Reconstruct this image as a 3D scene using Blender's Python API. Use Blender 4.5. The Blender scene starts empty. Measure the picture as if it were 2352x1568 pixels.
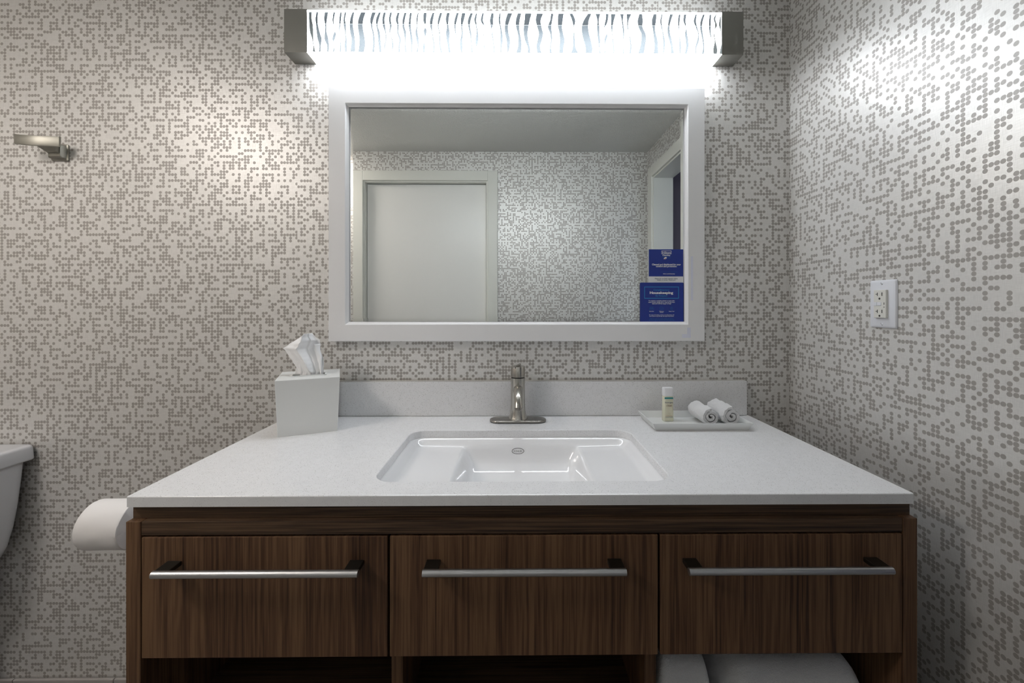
import bpy, bmesh, math, random
from mathutils import Vector, Matrix, noise

# ------------------------------------------------------------------ camera, world, exposure
sc = bpy.context.scene
CAM_Z = 1.263
cam = bpy.data.cameras.new('camera')
cam.sensor_width = 36.0
cam.lens = 36.0 * 940.0 / 2352.0
cam.shift_x = -0.00604
cam.shift_y = -0.0357
cam.clip_start = 0.01
cam_ob = bpy.data.objects.new('camera', cam)
cam_ob.location = (0, 0, CAM_Z)
cam_ob.rotation_euler = (math.radians(90), 0, math.radians(-0.5))
sc.collection.objects.link(cam_ob)
sc.camera = cam_ob

world = bpy.data.worlds.new('world')
sc.world = world
world.use_nodes = True
world.node_tree.nodes['Background'].inputs[0].default_value = (0.75, 0.85, 1.0, 1)
world.node_tree.nodes['Background'].inputs[1].default_value = 0.35

sc.view_settings.view_transform = 'Standard'
sc.view_settings.look = 'None'
sc.view_settings.gamma = 1.0
sc.view_settings.use_curve_mapping = False
sc.view_settings.exposure = 1.93
LAMP = 8.5           # radiance of the lamp's bottom pane
LAMP_FRONT = 4.2      # radiance of the frosted front stripes
LAMP_TOP = 1.2        # radiance of the frosted top pane
LAMP_COL = (0.905, 0.95, 1.0, 1)
DOME = 8.6            # radiance of the added ceiling light over the toilet, out of the picture
DOME_COL = (1.0, 0.93, 0.87, 1)
try:
    sc.cycles.max_bounces = 8
    sc.cycles.diffuse_bounces = 6
    sc.cycles.glossy_bounces = 4
    sc.cycles.transparent_max_bounces = 12
    sc.cycles.sample_clamp_indirect = 6.0
    sc.cycles.caustics_reflective = False
    sc.cycles.caustics_refractive = False
    sc.cycles.use_denoising = True
    sc.cycles.use_light_tree = False
    sc.cycles.use_adaptive_sampling = True
    sc.cycles.adaptive_threshold = 0.04
    sc.cycles.adaptive_min_samples = 16
except Exception:
    pass

# ------------------------------------------------------------------ dimensions (metres)
WY = 1.306            # back wall
OY = -0.14            # wall behind the camera
XL, XR = -2.30, 0.8846
CEIL = 2.279
CT = 0.914            # countertop height

# ------------------------------------------------------------------ helpers
def coll(o):
    sc.collection.objects.link(o)
    return o

def wloc(o):
    v = Vector((0, 0, 0))
    while o is not None:
        v += o.location
        o = o.parent
    return v

def obj(name, bm, mat, parent=None, local=False, smooth=False, auto=None, loc=None):
    me = bpy.data.meshes.new(name)
    bmesh.ops.recalc_face_normals(bm, faces=bm.faces)
    if parent is not None and not local:
        bmesh.ops.translate(bm, verts=bm.verts, vec=-wloc(parent))
    if parent is None and loc is None and len(bm.verts):
        xs = [v.co.x for v in bm.verts]; ys = [v.co.y for v in bm.verts]; zs = [v.co.z for v in bm.verts]
        loc = ((min(xs) + max(xs)) / 2, (min(ys) + max(ys)) / 2, min(zs))
    if parent is None:
        bmesh.ops.translate(bm, verts=bm.verts, vec=-Vector(loc))
    bm.to_mesh(me); bm.free()
    if smooth:
        for p in me.polygons:
            p.use_smooth = True
        if auto is not None:
            me.set_sharp_from_angle(angle=math.radians(auto))
    if mat is not None:
        for m in (mat if isinstance(mat, (list, tuple)) else [mat]):
            me.materials.append(m)
    o = coll(bpy.data.objects.new(name, me))
    if parent is None:
        o.location = loc
    else:
        o.parent = parent
    return o

def tag(o, label=None, cat=None, group=None, kind=None):
    if label: o['label'] = label
    if cat: o['category'] = cat
    if group: o['group'] = group
    if kind: o['kind'] = kind
    return o

def thing(name, label, cat, loc, rotz=0.0, group=None):
    o = coll(bpy.data.objects.new(name, None))
    o.empty_display_size = 0.05
    o.location = loc
    o.rotation_euler = (0, 0, rotz)
    return tag(o, label, cat, group)

def bm_new():
    return bmesh.new()

def add_box(bm, x0, x1, y0, y1, z0, z1, bevel=0.0, seg=2, mi=0):
    r = bmesh.ops.create_cube(bm, size=1.0)
    vs = r['verts']
    for v in vs:
        v.co = Vector((x0 + (v.co.x + .5) * (x1 - x0), y0 + (v.co.y + .5) * (y1 - y0), z0 + (v.co.z + .5) * (z1 - z0)))
    fs = set(f for v in vs for f in v.link_faces)
    for f in fs: f.material_index = mi
    if bevel > 0:
        es = list(set(e for v in vs for e in v.link_edges))
        bmesh.ops.bevel(bm, geom=es, offset=bevel, segments=seg, profile=0.5, affect='EDGES')
    return bm

def box(name, x0, x1, y0, y1, z0, z1, mat, parent=None, bevel=0.0, seg=2, local=False, **k):
    return obj(name, add_box(bm_new(), x0, x1, y0, y1, z0, z1, bevel, seg), mat, parent, local, smooth=False, **k)

def loft(bm, rings, close=True, cap0=True, cap1=True, mi=0):
    vr = [[bm.verts.new(p) for p in r] for r in rings]
    n = len(vr[0])
    for a, b in zip(vr[:-1], vr[1:]):
        for i in range(n if close else n - 1):
            j = (i + 1) % n
            f = bm.faces.new((a[i], a[j], b[j], b[i])); f.material_index = mi
    if cap0: bm.faces.new(list(reversed(vr[0]))).material_index = mi
    if cap1: bm.faces.new(vr[-1]).material_index = mi
    return vr

def rrect(cx, cy, hx, hy, r, n=6):
    pts = []
    for (sx, sy, a0) in ((1, 1, 0), (-1, 1, 90), (-1, -1, 180), (1, -1, 270)):
        for k in range(n + 1):
            a = math.radians(a0 + 90.0 * k / n)
            pts.append((cx + sx * (hx - r) + r * math.cos(a), cy + sy * (hy - r) + r * math.sin(a)))
    return pts

def tube(bm, path, rad, n=16, mi=0, caps=True):
    path = [Vector(p) for p in path]
    rad = rad if isinstance(rad, (list, tuple)) else [rad] * len(path)
    rings = []
    t0 = (path[1] - path[0]).normalized()
    up = Vector((1, 0, 0)) if abs(t0.x) < .9 else Vector((0, 0, 1))
    for i, p in enumerate(path):
        t = (path[min(i + 1, len(path) - 1)] - path[max(i - 1, 0)]).normalized()
        a = up - t * up.dot(t); a.normalize()
        b = t.cross(a)
        up = a
        rings.append([p + rad[i] * (math.cos(2 * math.pi * k / n) * a + math.sin(2 * math.pi * k / n) * b) for k in range(n)])
    loft(bm, rings, True, caps, caps, mi)
    return bm

def lathe(bm, prof, cx, cy, n=32, mi=0):
    rings = [[(cx + r * math.cos(2 * math.pi * k / n), cy + r * math.sin(2 * math.pi * k / n), z) for k in range(n)] for r, z in prof]
    loft(bm, rings, True, True, True, mi)
    return bm

def bez(p0, p1, p2, p3, n):
    out = []
    for i in range(n + 1):
        t = i / n
        out.append((1 - t) ** 3 * Vector(p0) + 3 * (1 - t) ** 2 * t * Vector(p1) + 3 * (1 - t) * t * t * Vector(p2) + t ** 3 * Vector(p3))
    return out

def sstep(a, b, x):
    t = max(0.0, min(1.0, (x - a) / (b - a)))
    return t * t * (3 - 2 * t)

# ------------------------------------------------------------------ materials
class NT:
    def __init__(s, name):
        s.m = bpy.data.materials.new(name); s.m.use_nodes = True
        s.t = s.m.node_tree; s.n = s.t.nodes; s.l = s.t.links
        s.p = s.n['Principled BSDF']; s.out = s.n['Material Output']
    def new(s, typ, **k):
        n = s.n.new(typ)
        for a, v in k.items(): setattr(n, a, v)
        return n
    def link(s, a, b): s.l.new(a, b)
    def math(s, op, a, b=None, c=None, clamp=False):
        n = s.new('ShaderNodeMath', operation=op); n.use_clamp = clamp
        for i, v in enumerate((a, b, c)):
            if v is None: continue
            if isinstance(v, (int, float)): n.inputs[i].default_value = v
            else: s.link(v, n.inputs[i])
        return n.outputs[0]
    def mix(s, fac, a, b):
        n = s.new('ShaderNodeMix', data_type='RGBA')
        for i, v in ((0, fac), (6, a), (7, b)):
            if isinstance(v, (int, float)): n.inputs[i].default_value = v
            elif isinstance(v, tuple): n.inputs[i].default_value = v if len(v) == 4 else v + (1,)
            else: s.link(v, n.inputs[i])
        return n.outputs[2]
    def pos(s): return s.new('ShaderNodeNewGeometry').outputs['Position']
    def objco(s): return s.new('ShaderNodeTexCoord').outputs['Object']
    def map(s, v, scale=(1, 1, 1), loc=(0, 0, 0)):
        n = s.new('ShaderNodeMapping'); s.link(v, n.inputs[0])
        n.inputs['Scale'].default_value = scale; n.inputs['Location'].default_value = loc
        return n.outputs[0]
    def noise(s, v, scale=5, detail=3, rough=.5, dist=0.0):
        n = s.new('ShaderNodeTexNoise'); s.link(v, n.inputs['Vector'])
        n.inputs['Scale'].default_value = scale; n.inputs['Detail'].default_value = detail
        n.inputs['Roughness'].default_value = rough; n.inputs['Distortion'].default_value = dist
        return n.outputs[0]
    def ramp(s, v, stops):
        n = s.new('ShaderNodeValToRGB'); s.link(v, n.inputs[0])
        e = n.color_ramp.elements
        while len(e) < len(stops): e.new(0.5)
        for q, (p, c) in zip(e, stops):
            q.position = p; q.color = c if len(c) == 4 else c + (1,)
        return n.outputs[0]
    def bump(s, h, strength=.2, dist=.001):
        n = s.new('ShaderNodeBump'); s.link(h, n.inputs['Height'])
        n.inputs['Strength'].default_value = strength; n.inputs['Distance'].default_value = dist
        s.link(n.outputs[0], s.p.inputs['Normal'])
    def set(s, **k):
        for a, v in k.items():
            i = s.p.inputs[a.replace('_', ' ')]
            if isinstance(v, (int, float)): i.default_value = v
            elif isinstance(v, tuple): i.default_value = v if len(v) == 4 else v + (1,)
            else: s.link(v, i)
        return s

def simple(name, col, rough=.5, metal=0.0, **k):
    n = NT(name); n.set(Base_Color=col, Roughness=rough, Metallic=metal, **k)
    return n.m

def wallpaper(name, axis, seed):
    """silver woven ground with a printed lattice of taupe dots, some left out"""
    n = NT(name)
    sep = n.new('ShaderNodeSeparateXYZ'); n.link(n.pos(), sep.inputs[0])
    U, V = sep.outputs[axis], sep.outputs[2]
    s = 0.00955
    strip = n.math('FLOOR', n.math('MULTIPLY_ADD', U, 1 / 1.15, 10 - .46 / 1.15))   # paper hung in widths; the print does not meet at the seams
    u = n.math('ADD', n.math('MULTIPLY_ADD', U, 1 / s, 531.0 + seed), n.math('MULTIPLY', strip, 17.37))
    v = n.math('MULTIPLY_ADD', V, 1 / s, 217.0)
    cu, cv = n.math('FLOOR', u), n.math('FLOOR', v)
    comb = n.new('ShaderNodeCombineXYZ'); n.link(cu, comb.inputs[0]); n.link(cv, comb.inputs[1]); comb.inputs[2].default_value = seed
    wn = n.new('ShaderNodeTexWhiteNoise', noise_dimensions='3D'); n.link(comb.outputs[0], wn.inputs[0])
    r, jit = wn.outputs[0], wn.outputs[1]
    sj = n.new('ShaderNodeSeparateXYZ'); n.link(jit, sj.inputs[0])
    # blocks of the lattice swap which cells are busy, so runs and T shapes appear
    bu, bv = n.math('FLOOR', n.math('MULTIPLY', cu, 1 / 7.0)), n.math('FLOOR', n.math('MULTIPLY', cv, 1 / 5.0))
    cb = n.new('ShaderNodeCombineXYZ'); n.link(bu, cb.inputs[0]); n.link(bv, cb.inputs[1]); cb.inputs[2].default_value = seed + 9
    wb = n.new('ShaderNodeTexWhiteNoise', noise_dimensions='3D'); n.link(cb.outputs[0], wb.inputs[0])
    off = n.math('GREATER_THAN', wb.outputs[0], .5)
    pu = n.math('MODULO', n.math('ADD', cu, off), 2.0)
    pv = n.math('MODULO', cv, 2.0)
    par = n.math('ADD', pu, pv)
    thr = n.math('MULTIPLY_ADD', par, -.26, .725)
    on = n.math('LESS_THAN', r, thr)
    fu = n.math('SUBTRACT', n.math('FRACT', u), n.math('MULTIPLY_ADD', sj.outputs[0], .12, .44))
    fv = n.math('SUBTRACT', n.math('FRACT', v), n.math('MULTIPLY_ADD', sj.outputs[1], .12, .44))
    d = n.math('SQRT', n.math('ADD', n.math('MULTIPLY', fu, fu), n.math('MULTIPLY', fv, fv)))
    disc = n.math('MULTIPLY_ADD', d, -14.0, 14.0 * .478 + .5, clamp=True)
    dot = n.math('MULTIPLY', disc, on)
    sc_h = [1, 1, 1]; sc_h[axis] = 60; sc_h[2] = 1400; sc_h[1 - axis] = 60
    sc_v = [1, 1, 1]; sc_v[axis] = 1400; sc_v[2] = 60; sc_v[1 - axis] = 60
    th = n.noise(n.map(n.pos(), tuple(sc_h)), 1, 0)
    tv = n.noise(n.map(n.pos(), tuple(sc_v)), 1, 0)
    weave = n.math('ADD', th, tv)
    g = n.ramp(n.math('MULTIPLY', weave, .5), [(.3, (.66, .65, .625)), (.7, (.78, .77, .745))])
    dcol = n.mix(th, (.33, .305, .28), (.375, .35, .322))
    n.set(Base_Color=n.mix(dot, g, dcol),
          Metallic=n.math('MULTIPLY_ADD', dot, -.18, .28), Coat_Weight=1.0, Coat_Roughness=.42, Coat_IOR=1.55,
          Roughness=n.math('MULTIPLY_ADD', dot, .06, .44))
    return n.m

def wood(name, vertical, seed=0.0):
    n = NT(name)
    k = (38, 38, 1.3) if vertical else (1.5, 130, 130)
    k2 = (340, 340, 5) if vertical else (6, 420, 420)
    k3 = (9, 9, .9) if vertical else (.9, 9, 9)
    p = n.pos()
    a = n.noise(n.map(p, k, (seed, seed * .7, seed * 1.3)), 1, 5, .62, .9)
    b = n.noise(n.map(p, k2, (seed, 0, seed)), 1, 3, .6, .25)
    c = n.noise(n.map(p, k3, (seed * 2, 3, seed)), 1, 2, .5, .8)
    # cathedral figure
    w = n.new('ShaderNodeTexWave', wave_type='BANDS', bands_direction='X' if vertical else 'Z')
    n.link(n.map(p, (1, 1, .22) if vertical else (.22, 1, 1), (seed, 0, seed)), w.inputs[0])
    w.inputs['Scale'].default_value = 26; w.inputs['Distortion'].default_value = 9
    w.inputs['Detail'].default_value = 2; w.inputs['Detail Scale'].default_value = .7
    t = n.math('MULTIPLY_ADD', w.outputs[1], .055, n.math('ADD', n.math('MULTIPLY', a, .42), n.math('MULTIPLY', b, .42)))
    t = n.math('MULTIPLY_ADD', c, .18, t)
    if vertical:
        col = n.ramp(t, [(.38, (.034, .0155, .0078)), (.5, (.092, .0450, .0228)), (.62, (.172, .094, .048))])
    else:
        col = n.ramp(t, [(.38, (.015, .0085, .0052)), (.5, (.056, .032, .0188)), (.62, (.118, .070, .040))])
    n.set(Base_Color=col, Roughness=n.math('MULTIPLY_ADD', b, .2, .45), Specular_IOR_Level=.28)
    return n.m

def quartz():
    n = NT('white_quartz')
    p = n.pos()
    v1 = n.new('ShaderNodeTexVoronoi'); n.link(p, v1.inputs['Vector']); v1.inputs['Scale'].default_value = 640
    sv = n.new('ShaderNodeSeparateXYZ'); n.link(v1.outputs['Color'], sv.inputs[0])
    speck = n.math('MULTIPLY', n.math('LESS_THAN', v1.outputs['Distance'], n.math('MULTIPLY', sv.outputs[1], .42)),
                   n.math('LESS_THAN', sv.outputs[0], .30))
    v2 = n.new('ShaderNodeTexVoronoi'); n.link(p, v2.inputs['Vector']); v2.inputs['Scale'].default_value = 1000
    sw = n.new('ShaderNodeSeparateXYZ'); n.link(v2.outputs['Color'], sw.inputs[0])
    fine = n.math('MULTIPLY', n.math('LESS_THAN', v2.outputs['Distance'], .34), n.math('LESS_THAN', sw.outputs[0], .22))
    base = n.mix(n.noise(p, 60, 3), (.72, .72, .73), (.81, .81, .82))
    col = n.mix(n.math('MULTIPLY', fine, .35), base, (.36, .355, .34))
    col = n.mix(n.math('MULTIPLY', speck, .8), col, (.17, .165, .15))
    n.set(Base_Color=col, Roughness=.24)
    return n.m

def metal_brushed(name, col, rough, axis):
    n = NT(name)
    k = [30, 30, 30]; k[axis] = 30
    for i in range(3):
        if i != axis: k[i] = 900
    b = n.noise(n.map(n.pos(), tuple(k)), 1, 2)
    n.set(Base_Color=col, Metallic=1.0, Roughness=n.math('MULTIPLY_ADD', b, .16, rough - .08))
    return n.m

def terry():
    n = NT('white_terry')
    p = n.pos()
    a = n.noise(p, 900, 2); b = n.noise(p, 260, 3)
    n.set(Base_Color=(.88, .88, .89), Roughness=.95, Sheen_Weight=.25)
    n.bump(n.math('ADD', a, b), .9, .003)
    return n.m

def ceiling_mat():
    n = NT('ceiling_texture')
    p = n.pos()
    a = n.noise(p, 130, 3, .55)
    n.set(Base_Color=(.74, .745, .72), Roughness=.75)
    n.bump(n.ramp(a, [(.38, (0, 0, 0)), (.62, (1, 1, 1))]), .45, .003)
    return n.m

def emit_mat(name, LAMP):
    n = NT(name)
    n.set(Base_Color=(.8, .8, .8), Roughness=.3, Emission_Color=LAMP_COL, Emission_Strength=LAMP)
    return n.m

def clear_mat():
    n = NT('clear_acrylic')
    n.t.nodes.remove(n.p)
    tr = n.new('ShaderNodeBsdfTransparent'); tr.inputs[0].default_value = (.97, .985, .98, 1)
    gl = n.new('ShaderNodeBsdfGlossy'); gl.inputs['Roughness'].default_value = .05
    fr = n.new('ShaderNodeFresnel'); fr.inputs[0].default_value = 1.45
    mx = n.new('ShaderNodeMixShader')
    n.link(fr.outputs[0], mx.inputs[0]); n.link(tr.outputs[0], mx.inputs[1]); n.link(gl.outputs[0], mx.inputs[2])
    n.link(mx.outputs[0], n.out.inputs[0])
    return n.m

def tile_mat(name, c1, c2):
    n = NT(name)
    a = n.noise(n.pos(), 14, 4)
    n.set(Base_Color=n.mix(a, c1, c2), Roughness=.35)
    return n.m

def floor_mat():
    n = NT('floor_tile')
    b = n.new('ShaderNodeTexBrick'); n.link(n.pos(), b.inputs['Vector'])
    b.offset = 0.5
    b.inputs['Scale'].default_value = 1.0; b.inputs['Brick Width'].default_value = .61; b.inputs['Row Height'].default_value = .305
    b.inputs['Mortar Size'].default_value = .002
    b.inputs['Color1'].default_value = (.30, .29, .275, 1); b.inputs['Color2'].default_value = (.27, .26, .25, 1)
    b.inputs['Mortar'].default_value = (.14, .135, .13, 1)
    n.set(Base_Color=b.outputs[0], Roughness=.4)
    return n.m

M = dict(
    paper_x=wallpaper('dotted_wallpaper_long_wall', 0, 0.0),
    paper_y=wallpaper('dotted_wallpaper_short_wall', 1, 40.0),
    wood_v=wood('walnut_vertical', True, 0.0), wood_v2=wood('walnut_vertical_middle', True, 2.3), wood_v3=wood('walnut_vertical_right', True, 5.1),
    wood_h=wood('walnut_horizontal', False, 1.0),
    quartz=quartz(), ceiling=ceiling_mat(), terry=terry(), lit=emit_mat('frosted_acrylic_lit', LAMP), lit_top=emit_mat('frosted_top_lit', LAMP_TOP), lit_front=emit_mat('frosted_stripe_lit', LAMP_FRONT), clear=clear_mat(),
    nickel=metal_brushed('brushed_nickel', (.50, .48, .44), .20, 2),
    nickel_cap=metal_brushed('brushed_nickel_cap', (.30, .295, .275), .38, 0),
    nickel_plate=metal_brushed('brushed_nickel_plate', (.33, .315, .29), .28, 0),
    steel_bar=metal_brushed('brushed_steel_bar', (.50, .50, .505), .40, 0),
    post_shade_metal=simple('metal_post_shaded', (.10, .10, .09), .4, 1.0),  # same metal as the bar; the shade on the posts is put into the colour
    mirror=simple('mirror_silver', (.90, .915, .90), .0, 1.0),
    white_lacquer=simple('white_lacquer', (.84, .84, .85), .35),
    white_door=simple('white_door_paint', (.80, .795, .77), .32),
    casing=simple('cream_casing_paint', (.72, .72, .67), .4),
    china=simple('vitreous_china', (.80, .80, .81), .06, Coat_Weight=.4),
    china_toilet=simple('toilet_china', (.66, .67, .70), .25),
    resin=simple('white_resin', (.70, .71, .70), .38),
    paper=simple('toilet_paper', (.80, .78, .77), .95),
    paper_core=simple('cardboard_core', (.30, .22, .15), .9),
    tissue=simple('tissue_paper', (.90, .90, .91), .9),
    plastic=simple('white_plastic', (.72, .73, .77), .3),
    ivory=simple('ivory_plastic', (.70, .69, .64), .35),
    black=simple('black_gap', (.008, .008, .008), .6),
    slot=simple('slot_dark', (.05, .045, .04), .6),
    gasket=simple('rubber_gasket', (.015, .02, .02), .5),
    lamp_back=simple('lamp_backplate', (.064, .072, .08), .5),
    lamp_top=simple('lamp_top_plate', (.036, .040, .045), .5),
    card_blue=simple('card_blue', (.022, .045, .28), .28),
    card_white=simple('card_white', (.78, .78, .78), .4),
    nickel_matte=simple('satin_nickel_matte', (.36, .35, .31), .5, 1.0),
    ink_white=simple('ink_white', (.85, .85, .85), .5),
    ink_blue=simple('ink_light_blue', (.035, .24, .55), .5),
    ink_dim=simple('ink_dim_blue', (.022, .10, .36), .5),
    ink_navy=simple('ink_navy', (.04, .06, .12), .5),
    ink_red=simple('ink_red', (.35, .06, .03), .5),
    ink_brown=simple('ink_brown', (.16, .06, .035), .5),
    ink_orange=simple('ink_orange', (.50, .28, .16), .5),
    ink_slate=simple('ink_slate', (.10, .14, .18), .5),
    teal=simple('label_teal', (.012, .24, .25), .45),
    cream=simple('cream_liquid_bottle', (.72, .70, .55), .3, Subsurface_Weight=.1),
    cap_white=simple('cap_white', (.80, .80, .82), .35),
    base_tile=tile_mat('base_tile', (.38, .35, .335), (.46, .43, .41)),
    grout=simple('grout', (.20, .19, .18), .9),
    floor=floor_mat(),
    tape=simple('clear_tape', (.80, .82, .93), .22),
    hall=simple('hall_paint_lilac', (.26, .26, .36), .7),
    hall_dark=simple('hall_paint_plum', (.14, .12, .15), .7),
    towel_grey=terry(),
)

for k in ('lit', 'lit_top'): M[k].cycles.emission_sampling = 'FRONT'      # closed boxes: only their outsides light the room

# ------------------------------------------------------------------ the room
def panel_wall(name, plane, axis, a0, a1, z0, z1, thick, mat, hole=None):
    """wall in the x (axis 0) or y (axis 1) direction; thick = signed depth away from the room; hole = (h0, h1, hz)"""
    bm = bm_new()
    rects = [(a0, a1, z0, z1)] if hole is None else [(a0, hole[0], z0, z1), (hole[1], a1, z0, z1), (hole[0], hole[1], hole[2], z1)]
    lo, hi = sorted((plane, plane + thick))
    for (p, q, r, s) in rects:
        if axis == 0: add_box(bm, p, q, lo, hi, r, s)
        else: add_box(bm, lo, hi, p, q, r, s)
    o = obj(name, bm, mat)
    return tag(o, kind='structure')

DOOR = (-1.004, -0.174, 2.088)          # in the wall behind the camera
PASS = (-0.020, 0.620, 2.082)           # doorway in the right wall
panel_wall('wall_back', WY, 0, XL - .12, XR + .12, 0, CEIL, .12, M['paper_x'])
panel_wall('wall_front', OY, 0, XL - .12, XR + .12, 0, CEIL, -.12, M['paper_x'], DOOR)
panel_wall('wall_left', XL, 1, OY, WY, 0, CEIL, -.12, M['paper_y'])
panel_wall('wall_right', XR, 1, OY, WY, 0, CEIL, .12, M['paper_y'], PASS)
tag(box('floor', XL - .12, 2.2, OY - .12, WY + .12, -.06, 0, M['floor']), kind='structure')
tag(box('ceiling', XL - .12, 2.2, OY - .12, WY + .12, CEIL, CEIL + .06, M['ceiling']), kind='structure')
# the hall seen through the doorway
tag(box('wall_hall', 2.1, 2.2, OY - .12, WY + .12, 0, CEIL, M['hall']), kind='structure')
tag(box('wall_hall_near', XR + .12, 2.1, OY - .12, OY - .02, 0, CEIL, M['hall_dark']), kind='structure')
panel_wall('wall_hall_end', WY, 0, XR + .12, 2.1, 0, CEIL, .12, M['hall'], (1.2, 2.0, 2.0))  # unseen opening, added so bluish sky light reaches the hall

def casing(name, axis, plane, out, h, w=.062, t=.016, depth=.12, mat=None):
    """door casing, jambs and stop; out = +1/-1 direction into the room along the wall normal"""
    bm = bm_new()
    a0, a1, hz = h
    def put(p, q, n0, n1, r, s, bev=.003):
        lo, hi = sorted((plane + n0 * out, plane + n1 * out))
        if axis == 0: add_box(bm, p, q, lo, hi, r, s, bev)
        else: add_box(bm, lo, hi, p, q, r, s, bev)
    put(a0 - w, a0 + .004, 0, t, 0, hz + w)
    put(a1 - .004, a1 + w, 0, t, 0, hz + w)
    put(a0 + .004, a1 - .004, 0, t, hz - .004, hz + w)
    o = obj(name, bm, mat or M['casing'])
    tag(o, kind='structure')
    jb = bm_new(); bm2 = bm
    def putj(p, q, n0, n1, r, s):
        lo, hi = sorted((plane + n0 * out, plane + n1 * out))
        if axis == 0: add_box(jb, p, q, lo, hi, r, s, .001)
        else: add_box(jb, lo, hi, p, q, r, s, .001)
    putj(a0, a0 + .014, -depth, .004, 0, hz)
    putj(a1 - .014, a1, -depth, .004, 0, hz)
    putj(a0 + .014, a1 - .014, -depth, .004, hz - .014, hz)
    obj('jamb', jb, mat or M['casing'], o)
    return o

casing('trim_1', 0, OY, 1, DOOR)
casing('trim_2', 1, XR, -1, PASS)
d = tag(box('door_1', DOOR[0] + .017, DOOR[1] - .017, OY - .075, OY - .03, .008, DOOR[2] - .018, M['white_door'], bevel=.003), kind='structure')
bm = bm_new()
lathe(bm, [(.026, 0), (.026, .006), (.012, .010), (.010, .035)], 0, 0, 24)
tube(bm, [(0, 0, .035), (.03, 0, .04), (.11, 0, .04)], .0085, 12)
bmesh.ops.transform(bm, matrix=Matrix.Translation((-.95, OY - .03, .92)) @ Matrix.Rotation(math.radians(-90), 4, 'X'), verts=bm.verts)
obj('door_handle', bm, M['nickel'], d, smooth=True, auto=40)

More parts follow.
